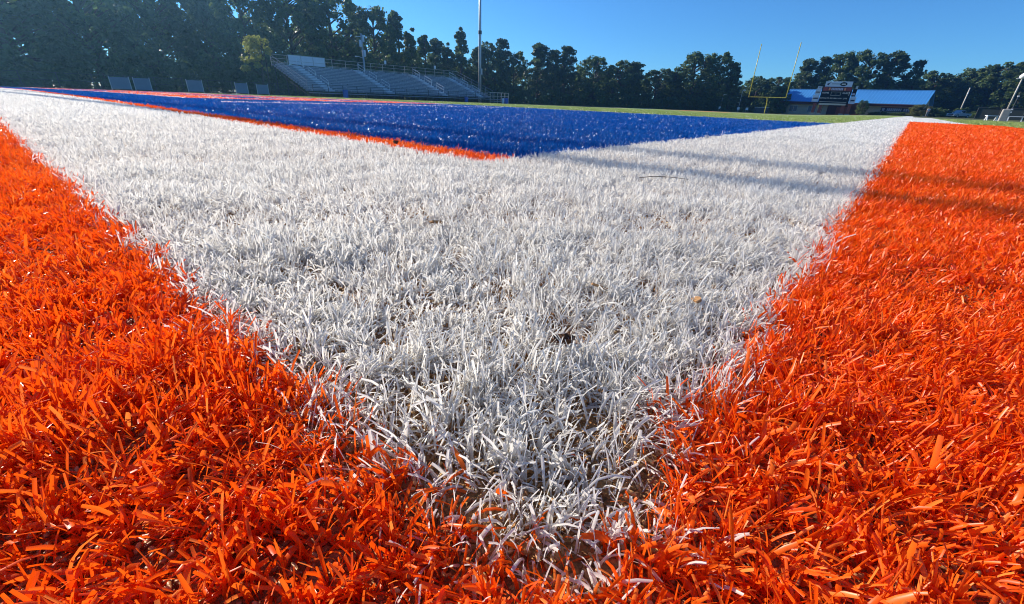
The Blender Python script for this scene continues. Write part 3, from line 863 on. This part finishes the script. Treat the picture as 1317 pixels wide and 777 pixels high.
GB = 'dark trees behind and left of the bleachers'; GF = 'trees in the row beyond the far left corner of the field'
GH = 'trees rising behind the blue roofed field house'; GR = 'trees in the bank at the right side'
TREES = [
 # left mass, cut by the top of the frame
 ('b2', -84, -24, 17.5, 15, 'tall dark backlit tree past the near left end of the fence', GB),
 ('b1', -84, -12, 18.0, 15, 'tall dark backlit tree at the left edge of the picture', GB),
 ('b2', -86, -1, 18.5, 15, 'second tall backlit tree from the left edge of the picture', GB),
 ('b3', -84, 5, 18.5, 13, 'tall backlit tree behind the farthest left pale board', GB),
 ('b1', -86, 13.5, 19.5, 11, 'tall backlit tree behind the pale board that stands alone', GB),
 ('p2', -91, 30, 21.5, 8, 'tall pine with a long pale leaning trunk left of the bleachers', GB),
 ('b3', -95, 22.5, 17.5, 10, 'tall hazy tree far back, filling the gap left of the yellow green tree', GB),
 ('b3', -85, 33, 17.0, 9, 'wide dark tree behind the yellow green tree', GB),
 ('b2', -82, 39, 16.8, 9.5, 'tall tree behind the windscreen panel of the bleachers', GB),
 ('b1', -82, 46, 17.0, 11, 'very broad dark tree cut by the top of the frame left of the utility pole', GB),
 ('b3', -83, 54.5, 15.6, 9, 'broad rounded dark tree just right of the utility pole', GB),
 ('s1', -82, 59.6, 15.1, 5.4, 'narrow pointed dark tree, tallest point right of the utility pole', GB),
 ('s2', -82, 62.9, 12.7, 5, 'pointed tree stepping down right of the tallest pointed one', GB),
 ('s1', -82, 66.4, 11.8, 5, 'small pointed tree above the middle of the right bleacher half', GB),
 ('p1', -88, 74.8, 12.1, 5.5, 'thin tree showing sky on both sides above the bleachers right half', GB),
 ('s2', -87, 77.3, 11.7, 5, 'low pointed tree just left of the slender tall spire', GB),
 ('s2', -85.5, 80.1, 15.2, 5.6, 'slender tall spire shaped tree just left of the stadium light pole', GB),
 ('p3', -84, 84.0, 11.3, 5.5, 'low dark tree directly behind the stadium light pole', GB),
 ('b1', -82.4, 86.4, 13.1, 6.5, 'rounded dark tree directly right of the stadium light pole', GF),
 ('p2', -81, 89.4, 13.3, 6.3, 'clumpy pine second to the right of the stadium light pole', GF),
 ('b2', -79, 92.4, 11.6, 5.8, 'lower tree in the dip right of the light pole pines', GF),
 ('p1', -75.6, 97.9, 13.0, 7.2, 'tall clumpy pine, left of the twin crowns right of the light pole', GF),
 ('p3', -73.4, 101, 11.9, 6.5, 'pine filling the gap between the twin crowns', GF),
 ('p2', -71.3, 103.7, 12.8, 7.4, 'tall clumpy pine, right of the twin crowns right of the light pole', GF),
 ('b3', -66.5, 109.5, 11.4, 8, 'rounded dark tree standing right of the twin crowned pines', GF),
 ('b1', -61.8, 114.6, 10.8, 8, 'dark tree with double rounded top in the middle of the far row', GF),
 ('p1', -59, 117.3, 10.1, 6.8, 'lower dark tree sloping down to the notch in the far row', GF),
 ('b2', -54, 121.8, 9.3, 8, 'low light tipped tree in the notch of the far row', GF),
 ('s2', -50.7, 124.5, 9.1, 6.6, 'pale green low tree just left of the biggest rounded tree', GF),
 ('b3', -46.5, 127.8, 13.2, 10.5, 'biggest rounded tree, left half of the large clump left of the goal', GF),
 ('b2', -42, 130.9, 13.6, 9, 'large open crowned tree, right half of the clump left of the goal', GF),
 ('p3', -38.6, 133.2, 10.3, 5.4, 'thin drooping tree at the right shoulder of the large clump', GF),
 ('b1', -37, 153, 9.3, 7.5, 'low rounded tree seen between the goal uprights, left one', GF),
 ('b2', -32, 154, 9.3, 8, 'low rounded tree seen between the goal uprights, right one', GF),
 ('p1', -26.2, 156, 13.2, 7, 'pine directly right of the goal above the left roof half', GH),
 ('p2', -22.6, 156.5, 13.7, 6.4, 'second pine above the left roof half beside the scoreboard', GH),
 ('b3', -18.3, 157, 15.2, 8.4, 'tall broad tree right above the scoreboard', GH),
 ('b2', -13, 157.4, 15.8, 9, 'tallest broad tree just right of the scoreboard top', GH),
 ('p3', -7.2, 157.8, 14.8, 9, 'open crowned pine above the right roof half', GH),
 ('p2', -2.8, 158, 12.6, 5, 'thin pine at the right end above the roof', GH),
 ('b2', 1.2, 178, 12.0, 9.0, 'low dark tree just right of the blue roof end', GR),
 ('b1', 6.2, 182, 11.2, 9, 'rounded green tree behind the silver pickup', GR),
 ('b3', 10.0, 182, 13.0, 10, 'green tree behind the pale utility pole at the right', GR),
 ('b2', 14.5, 180, 14.2, 11, 'tall tree in the right bank left of the padded camera pole', GR),
 ('b1', 19.6, 178, 14.8, 11, 'tree behind the padded camera pole at the right edge', GR),
 ('b3', 27, 175, 15.5, 12, 'tree just past the right edge of the picture', GR),
 ('b2', 38, 170, 16, 13, 'tree farther out past the right edge', GR),
]
for key, x, y, zt, w, lb, gr in TREES: plant(key, x, y, zt, w * 1.3, lb, 'tree', gr)
plant('y1', -63, 25.3, 6.3, 4.2, 'small sunlit yellow green tree with bare stems at the left end of the bleachers')
plant('b3', -26.2, 131.5, 5.6, 5.2, 'small tree with reddish leaning trunk under the far goal crossbar')
# shrubs by the field house
def fh(px, py):      # point in the field house frame
    a = math.atan2((BR - BL).y, (BR - BL).x)
    return BL.x + px * math.cos(a) - py * math.sin(a), BL.y + px * math.sin(a) + py * math.cos(a)
for k in range(8):
    x, y = fh(19.0 + k * 1.05, -.6)
    plant('u1' if k % 2 else 'u2', x, y, .55 + .12 * ((k * 7) % 3) , 1.25, 'low dark clipped shrub in the row under the wall banner', 'shrub', 'low shrubs under the wall banner')
x, y = fh(27.2, -1.6); plant('o1', x, y, 2.3, 4.6, 'large olive shrub covering the right corner of the field house', 'shrub')
x, y = fh(29.6, -1.0); plant('u2', x, y, 2.1, 3.0, 'dark shrub behind the standing person', 'shrub')
x, y = fh(.2, -1.0); plant('u2', x, y, 1.3, 3.2, 'dark rounded shrub at the left corner of the field house', 'shrub')
x, y = fh(9.4, -1.2); plant('y1', x, y, 2.6, 2.0, 'small thin tree at the left side of the scoreboard', 'tree')
x, y = fh(17.2, -1.4); plant('b2', x, y, 2.9, 2.4, 'small leafy tree at the right side of the scoreboard', 'tree')
plant('u1', 5.6, 174, 2.2, 4.5, 'light green shrub left of the silver pickup', 'shrub')
plant('u2', 8.9, 163.8, 2.9, 3.4, 'olive shrub hiding the foot of the pale utility pole', 'shrub')
plant('u2', 13.6, 172, 2.2, 6, 'dark shrub right of the silver pickup', 'shrub')
for k, (x, y) in enumerate(((-52, 122), (-44, 126))):
    plant('u1', x, y, 2.6 - k * .4, 5.5, ['pale green shrub at the foot of the row left of the big rounded tree', 'low shrub under the big rounded tree'][k], 'shrub')

# the wood behind: one mass of leaves from ground to canopy
def back_wood():
    r = np.random.default_rng(77)
    path = [(-96, -60), (-97, -20), (-96, 20), (-95, 60), (-96, 84), (-86, 104), (-68, 124), (-50, 142), (-40, 160), (-20, 170), (0, 176), (8, 192), (20, 188), (40, 180), (75, 165)]
    hts = [15, 15, 15.5, 13, 10, 9.5, 9, 8, 8, 10, 9.5, 9.5, 11, 12, 13]
    C = []; Rr = []
    for i in range(len(path) - 1):
        a = np.array(path[i]); b = np.array(path[i + 1]); L = np.linalg.norm(b - a)
        n = int(L * 6.5)
        for k in range(n):
            t = r.random(); p = a + (b - a) * t; nrm = np.array([-(b - a)[1], (b - a)[0]]) / L
            h = hts[i] + (hts[i + 1] - hts[i]) * t
            p = p + nrm * r.uniform(-3, 4)
            z = r.uniform(0, 1) ** 1.25 * h * r.uniform(.75, 1.02)
            C.append((p[0], p[1], z + g1(*p))); Rr.append(r.uniform(.9, 1.7))
    V, Q, rnd = leaf_quads(np.array(C), np.array(Rr), [60] * len(C), .46, seed=3)
    o = np_mesh('distant_woods', V, Q, M['leaf'], {'rnd': rnd * .8})
    tag(o, 'dark dense woods closing the gaps behind the front row of trees', 'woods', kind='stuff')
    # undergrowth along the foot of the trees
    C = []; Rr = []
    path = [(-78, -50), (-78, 30), (-76, 66), (-78, 82), (-70, 98), (-56, 113), (-44, 124), (-33, 133), (-31, 146)]
    for i in range(len(path) - 1):
        a = np.array(path[i]); b = np.array(path[i + 1]); L = np.linalg.norm(b - a)
        for k in range(int(L * (5.5 if i < 3 else 3.4))):
            p = a + (b - a) * r.random() + r.normal(0, 1.1, 2)
            C.append((p[0], p[1], g1(*p) + r.uniform(.1, 5.2 if i < 2 else 3.6) * r.random() ** .5)); Rr.append(r.uniform(.5, 1.0))
    V, Q, rnd = leaf_quads(np.array(C), np.array(Rr), [46] * len(C), .26, seed=4)
    o = np_mesh('undergrowth', V, Q, M['leaf'], {'rnd': rnd * .75})
    tag(o, 'dark brush along the foot of the trees beyond the field', 'undergrowth', kind='stuff')
back_wood()

# ------------------------------------------------------------------ small things beyond the field
def lamp_post(x, y, h, label):
    t = empty('lamp_post', (x, y, g1(x, y)), 0, label, 'lamp post', 'lamp posts in front of the far trees')
    MB().tube([(0, 0, -.2), (0, 0, h - .15)], [.07, .05], 8).build('pole', M['steel'], t)
    MB().tube([(0, 0, h - .2), (.15, 0, h - .05), (.45, 0, h), (.75, 0, h - .02)], [.05, .12, .17, .1], 8).build('lamp_head', M['whitep'], t)
lamp_post(-34.3, 128, 5.0, 'lamp post with white head standing left of the far goal')
lamp_post(-38.7, 128, 3.9, 'shorter lamp post in front of the large tree clump left of the goal')
for x, lb in ((-50.3, 'small white yard sign under the low light tipped tree'), (-45.6, 'small white yard sign under the left half of the large clump'), (-43.4, 'small white yard sign at the trunk of the large clump'),
              (-38.4, 'small white yard sign left of the tall lamp post'), (-33.9, 'small white yard sign at the foot of the tall lamp post'), (-31.9, 'small white yard sign, nearest to the far goal')):
    y = 126.5; t = empty('yard_sign', (x, y, g1(x, y)), 0, lb, 'sign', 'small white signs along the far fence')
    MB().box((-.28, -.02, .55), (.28, .02, 1.1)).build('panel', M['whitep'], t)
    for s_ in (-.2, .2): MB().bar((s_, .04, -.1), (s_, .04, 1.05), .035).build('leg', M['steel'], t)
def cabinet():
    x, y = -28.9, 128.; t = empty('equipment_cabinet', (x, y, g1(x, y)), 0, 'low grey green equipment cabinet left of the far goal base', 'cabinet')
    MB().box((-1.5, -.4, 0), (1.5, .4, 1.2)).build('body', M['darksteel'], t, .03)
    MB().box((-1.6, -.5, 1.2), (1.6, .5, 1.3)).build('lid', M['steel'], t)
    for s_ in (-1, 1): MB().box((s_*.72 - .68, -.43, .1), (s_*.72 + .68, -.402, 1.1)).build('door', M['darksteel'], t)
cabinet()

def pale_pole():
    x, y = 8.6, 166.; t = empty('utility_pole', (x, y, g1(x, y)), 0, 'pale sunlit wooden utility pole in front of the right trees above the pickup', 'utility pole')
    MB().tube([(0, 0, -.3), (0, 0, 6.9)], [.15, .12], 8).build('pole', M['tan'], t, sm=True)
    MB().tube([(0, -.15, 5.4), (0, -.15, 6.0)], .14, 8).build('bracket', M['whitep'], t)
pale_pole()

def camera_pole():
    x, y = 5.62, 55.; t = empty('padded_pole', (x, y, g1(x, y)), 0, 'tan pole with grey padded base and white lamp head at the right edge', 'pole')
    MB().tube([(0, 0, .6), (0, 0, 3.2)], [.055, .045], 10).build('pole', M['tan'], t, sm=True)
    MB().box((-.24, -.24, -.1), (.24, .24, .92)).build('base_pad', M['concrete'], t, .06)
    MB().tube([(-.16, 0, 3.16), (-.1, 0, 3.2), (.12, 0, 3.42), (.34, 0, 3.34), (.42, 0, 3.2)], [.05, .17, .25, .2, .1], 10).build('lamp_head', M['whitep'], t, sm=True)
    MB().bar((-.32, 0, 3.14), (.1, 0, 3.2), .06).build('bracket', M['whitep'], t)
camera_pole()
def thin_pole():
    x, y = 7.05, 66.; t = empty('thin_pole', (x, y, g1(x, y)), 0, 'thin dark pole with two small white boxes behind the padded pole', 'pole')
    MB().tube([(0, 0, -.1), (0, 0, 2.6)], .035, 8).build('pole', M['darksteel'], t)
    for z in (.75, 1.0, 2.15): MB().box((-.07, -.08, z), (.07, .05, z + .12)).build('box', M['whitep'], t)
thin_pole()
def bench(x, y, w, rz, label):
    t = empty('bench', (x, y, g1(x, y)), rz, label, 'bench', 'white benches at the right edge')
    MB().box((-w/2, -.17, .40), (w/2, .17, .46)).build('seat', M['whitep'], t)
    for s_ in (-1, 1):
        l = MB(); l.bar((s_*w*.4, -.15, 0), (s_*w*.4, -.04, .4), .06); l.bar((s_*w*.4, .15, 0), (s_*w*.4, .04, .4), .06); l.build('leg', M['whitep'], t)
bench(5.75, 64., 1.0, .5, 'small white bench left of the padded pole')
bench(7.1, 62., 1.1, 0, 'white bench right of the padded pole base')

def windscreen_fence():
    x, y = 12.0, 98.; t = empty('screened_fence', (x, y, g1(x, y)), R(-4), 'dark green screened fence behind the white benches', 'fence')
    for k in range(9): MB().tube([(-5.0 + k * 2.4, 0, -.1), (-5.0 + k * 2.4, 0, 1.62)], .035, 6).build('post', M['darksteel'], t)
    s = MB().box((-5.0, .04, .08), (14.2, .06, 1.5)).build('screen', paint('dark_green_screen', (.022, .032, .028), .8, 0, .25, 1.5), t)
    MB().tube([(-5.0, 0, 1.6), (14.2, 0, 1.6)], .03, 6).build('rail', M['darksteel'], t)
windscreen_fence()

def pickup():
    x, y = 8.3, 158.; t = empty('pickup_truck', (x, y, g1(x, y)), R(232), 'silver pickup truck parked under the trees at the right', 'pickup truck')
    b = MB()
    b.prism([(-2.6, .45), (-2.6, 1.0), (-.75, 1.02), (1.15, 1.02), (2.45, .92), (2.62, .72), (2.62, .42), (2.1, .38), (-2.1, .38)], -.92, .92)
    b.build('body', M['silver'], t, .06)
    MB().prism([(-.78, 1.022), (-.62, 1.66), (.45, 1.70), (1.12, 1.022)], -.78, .78).build('cab', M['silver'], t, .05)
    MB()._add([], []) if False else None
    w = MB(); w._add([(1.115, -.68, 1.07), (1.115, .68, 1.07), (.50, .62, 1.66), (.50, -.62, 1.66), (1.135, -.68, 1.07), (1.135, .68, 1.07), (.52, .62, 1.66), (.52, -.62, 1.66)],
                 [(3,2,1,0),(4,5,6,7),(0,1,5,4),(1,2,6,5),(2,3,7,6),(3,0,4,7)]); w.build('windscreen', M['windshield'], t)
    for s_ in (-1, 1):
        for a, c in ((-.55, .1), (.16, .85)):
            MB().prism([(a, 1.08), (a + .04, 1.6), (min(c, .48), 1.6), (c, 1.08)], s_ * .785 - .01, s_ * .785 + .01).build('side_window', M['carglass'], t)
        MB().box((.75, s_*1.0 - .08, 1.08), (.9, s_*1.0 + .08, 1.25)).build('mirror', M['whitep'], t)
        MB().box((2.58, s_*.7 - .17, .70), (2.64, s_*.7 + .17, .86)).build('headlight', M['whitep'], t)
        for xw in (-1.55, 1.6):
            wh = MB().tube([(xw, s_*.72, .37), (xw, s_*.94, .37)], .37, 18).build('tyre', M['tyre'], t)
            MB().tube([(xw, s_*.93, .37), (xw, s_*.955, .37)], .22, 14).build('rim', M['steel'], wh)
    MB().box((2.6, -.85, .38), (2.72, .85, .58)).build('bumper', M['steel'], t)
    MB().box((2.61, -.5, .62), (2.66, .5, .84)).build('grille', M['black'], t)
pickup()

# ------------------------------------------------------------------ person by the field house corner
def skin_body(joints, edges, name, m, parent, root_i=0, lvl=2):
    me = bpy.data.meshes.new(name)
    me.from_pydata([j[0] for j in joints], edges, [])
    o = bpy.data.objects.new(name, me); COL.objects.link(o)
    sk = o.modifiers.new('skin', 'SKIN'); sb = o.modifiers.new('sub', 'SUBSURF'); sb.levels = lvl; sb.render_levels = lvl
    for i, j in enumerate(joints):
        v = me.skin_vertices[0].data[i]; v.radius = (j[1], j[1] if len(j) < 3 else j[2]); v.use_root = (i == root_i)
    dg = bpy.context.evaluated_depsgraph_get()
    m2 = bpy.data.meshes.new_from_object(o.evaluated_get(dg)); m2.name = name
    bpy.data.objects.remove(o)
    m2.materials.clear(); m2.materials.append(m); m2.shade_smooth()
    o = bpy.data.objects.new(name, m2); COL.objects.link(o); o.parent = parent
    return o
def person():
    x, y = 1.9, 124.; t = empty('person', (x, y, g1(x, y)), R(200), 'person in pale top and grey trousers standing beside the shrub at the field house corner', 'person')
    J = [((0, 0, .95), .15, .11), ((0, 0, 1.15), .13, .10), ((0, .01, 1.38), .16, .11), ((0, 0, 1.50), .06), ((0, -.02, 1.58), .085, .10), ((0, -.02, 1.70), .08, .095),
         ((.18, 0, 1.42), .06), ((.25, .02, 1.15), .045), ((.24, -.10, .93), .032), ((.24, -.14, .84), .04, .02),
         ((-.18, 0, 1.42), .06), ((-.25, .02, 1.15), .045), ((-.24, -.10, .93), .032), ((-.24, -.14, .84), .04, .02),
         ((.10, 0, .88), .095), ((.11, -.02, .48), .062), ((.12, .02, .09), .042), ((.13, -.14, .04), .04, .03),
         ((-.10, 0, .88), .095), ((-.11, -.02, .48), .062), ((-.12, .02, .09), .042), ((-.13, -.14, .04), .04, .03),
         ((0, -.125, 1.63), .015)]
    E = [(0,1),(1,2),(2,3),(3,4),(4,5),(2,6),(6,7),(7,8),(8,9),(2,10),(10,11),(11,12),(12,13),(0,14),(14,15),(15,16),(16,17),(0,18),(18,19),(19,20),(20,21),(4,22)]
    skin_body(J, E, 'body', M['skin'], t)
    sh = [((0, 0, 1.0), .175, .135), ((0, 0, 1.15), .155, .125), ((0, .01, 1.36), .185, .135), ((.18, 0, 1.42), .08), ((.235, .01, 1.22), .072), ((-.18, 0, 1.42), .08), ((-.235, .01, 1.22), .072)]
    skin_body(sh, [(0,1),(1,2),(2,3),(3,4),(2,5),(5,6)], 'shirt', M['shirt'], t)
    tr = [((0, 0, .96), .165, .125), ((.10, 0, .86), .115), ((.11, -.02, .48), .085), ((.12, .01, .13), .07), ((-.10, 0, .86), .115), ((-.11, -.02, .48), .085), ((-.12, .01, .13), .07)]
    skin_body(tr, [(0,1),(1,2),(2,3),(0,4),(4,5),(5,6)], 'trousers', M['trousers'], t)
    skin_body([((0, .01, 1.70), .088, .09), ((0, .03, 1.75), .07, .08), ((0, .06, 1.64), .07, .05)], [(0,1),(0,2)], 'hair', M['hair'], t)
person()

# ------------------------------------------------------------------ sky and sun
AZ, EL = 94.4, 24.0
w = bpy.data.worlds.new('World'); S.world = w; w.use_nodes = True
nt = w.node_tree; nt.nodes.clear()
sky = nt.nodes.new('ShaderNodeTexSky'); sky.sky_type = 'NISHITA'; sky.sun_disc = False
sky.sun_elevation = R(EL); sky.sun_rotation = R(-AZ) % (2 * math.pi)
sky.air_density = 1.0; sky.dust_density = .1; sky.ozone_density = 4.0; sky.altitude = 900
bg = nt.nodes.new('ShaderNodeBackground'); bg.inputs[1].default_value = .095
wo = nt.nodes.new('ShaderNodeOutputWorld')
tint = nt.nodes.new('ShaderNodeMix'); tint.data_type = 'RGBA'; tint.blend_type = 'MULTIPLY'; tint.inputs[0].default_value = 1
tint.inputs[7].default_value = (.38, .75, 1.08, 1)
nt.links.new(sky.outputs[0], tint.inputs[6]); nt.links.new(tint.outputs[2], bg.inputs[0]); nt.links.new(bg.outputs[0], wo.inputs[0])
sd = bpy.data.lights.new('sun', 'SUN'); sd.energy = 5.0; sd.angle = R(.5); sd.color = (1.0, .912, .785)
so = bpy.data.objects.new('sun', sd); COL.objects.link(so)
sv = Vector((-math.sin(R(AZ)) * math.cos(R(EL)), math.cos(R(AZ)) * math.cos(R(EL)), math.sin(R(EL))))
so.rotation_euler = sv.to_track_quat('Z', 'Y').to_euler(); so.location = (-30, 0, 40)

# ------------------------------------------------------------------ added flare veil
hz = MB().box((-125, -70, -4), (60, 215, 34)).build('haze', bpy.data.materials.new('air'))  # volume added to veil the left trees as lens flare would
tag(hz, 'thin bluish morning haze over the field', 'haze', kind='stuff')
hm = hz.data.materials[0]; hm.use_nodes = True; hm.node_tree.nodes.clear()
ho = hm.node_tree.nodes.new('ShaderNodeOutputMaterial'); hv = hm.node_tree.nodes.new('ShaderNodeVolumePrincipled')
hv.inputs['Color'].default_value = (.26, .60, 1, 1); hv.inputs['Density'].default_value = .0006; hv.inputs['Anisotropy'].default_value = .72
hm.node_tree.links.new(hv.outputs[0], ho.inputs['Volume'])

# ------------------------------------------------------------------ camera
F, PI_, RO, YA = 551.41, .44246, .03957, .69399
fw = Vector((-math.sin(YA) * math.cos(PI_), math.cos(YA) * math.cos(PI_), -math.sin(PI_)))
r = Vector((math.cos(YA), math.sin(YA), 0)); u = r.cross(fw)
r2 = math.cos(RO) * r + math.sin(RO) * u; u2 = -math.sin(RO) * r + math.cos(RO) * u
cd = bpy.data.cameras.new('camera'); co = bpy.data.objects.new('camera', cd); COL.objects.link(co)
cd.sensor_fit = 'HORIZONTAL'; cd.sensor_width = 36; cd.lens = F / 1317 * 36
cd.clip_start = .01; cd.clip_end = 5000
co.matrix_world = Matrix(((r2.x, u2.x, -fw.x, .0482), (r2.y, u2.y, -fw.y, -.0963), (r2.z, u2.z, -fw.z, .2092), (0, 0, 0, 1)))
S.camera = co

S.view_settings.view_transform = 'Standard'; S.view_settings.look = 'None'
S.view_settings.gamma = 1; S.view_settings.exposure = .66; S.view_settings.use_curve_mapping = False
S.render.engine = 'CYCLES'
S.cycles.max_bounces = 12; S.cycles.diffuse_bounces = 9; S.cycles.glossy_bounces = 3; S.cycles.transmission_bounces = 4
S.cycles.sample_clamp_indirect = 6
S.cycles.use_denoising = True
S.cycles.filter_width = 1.05
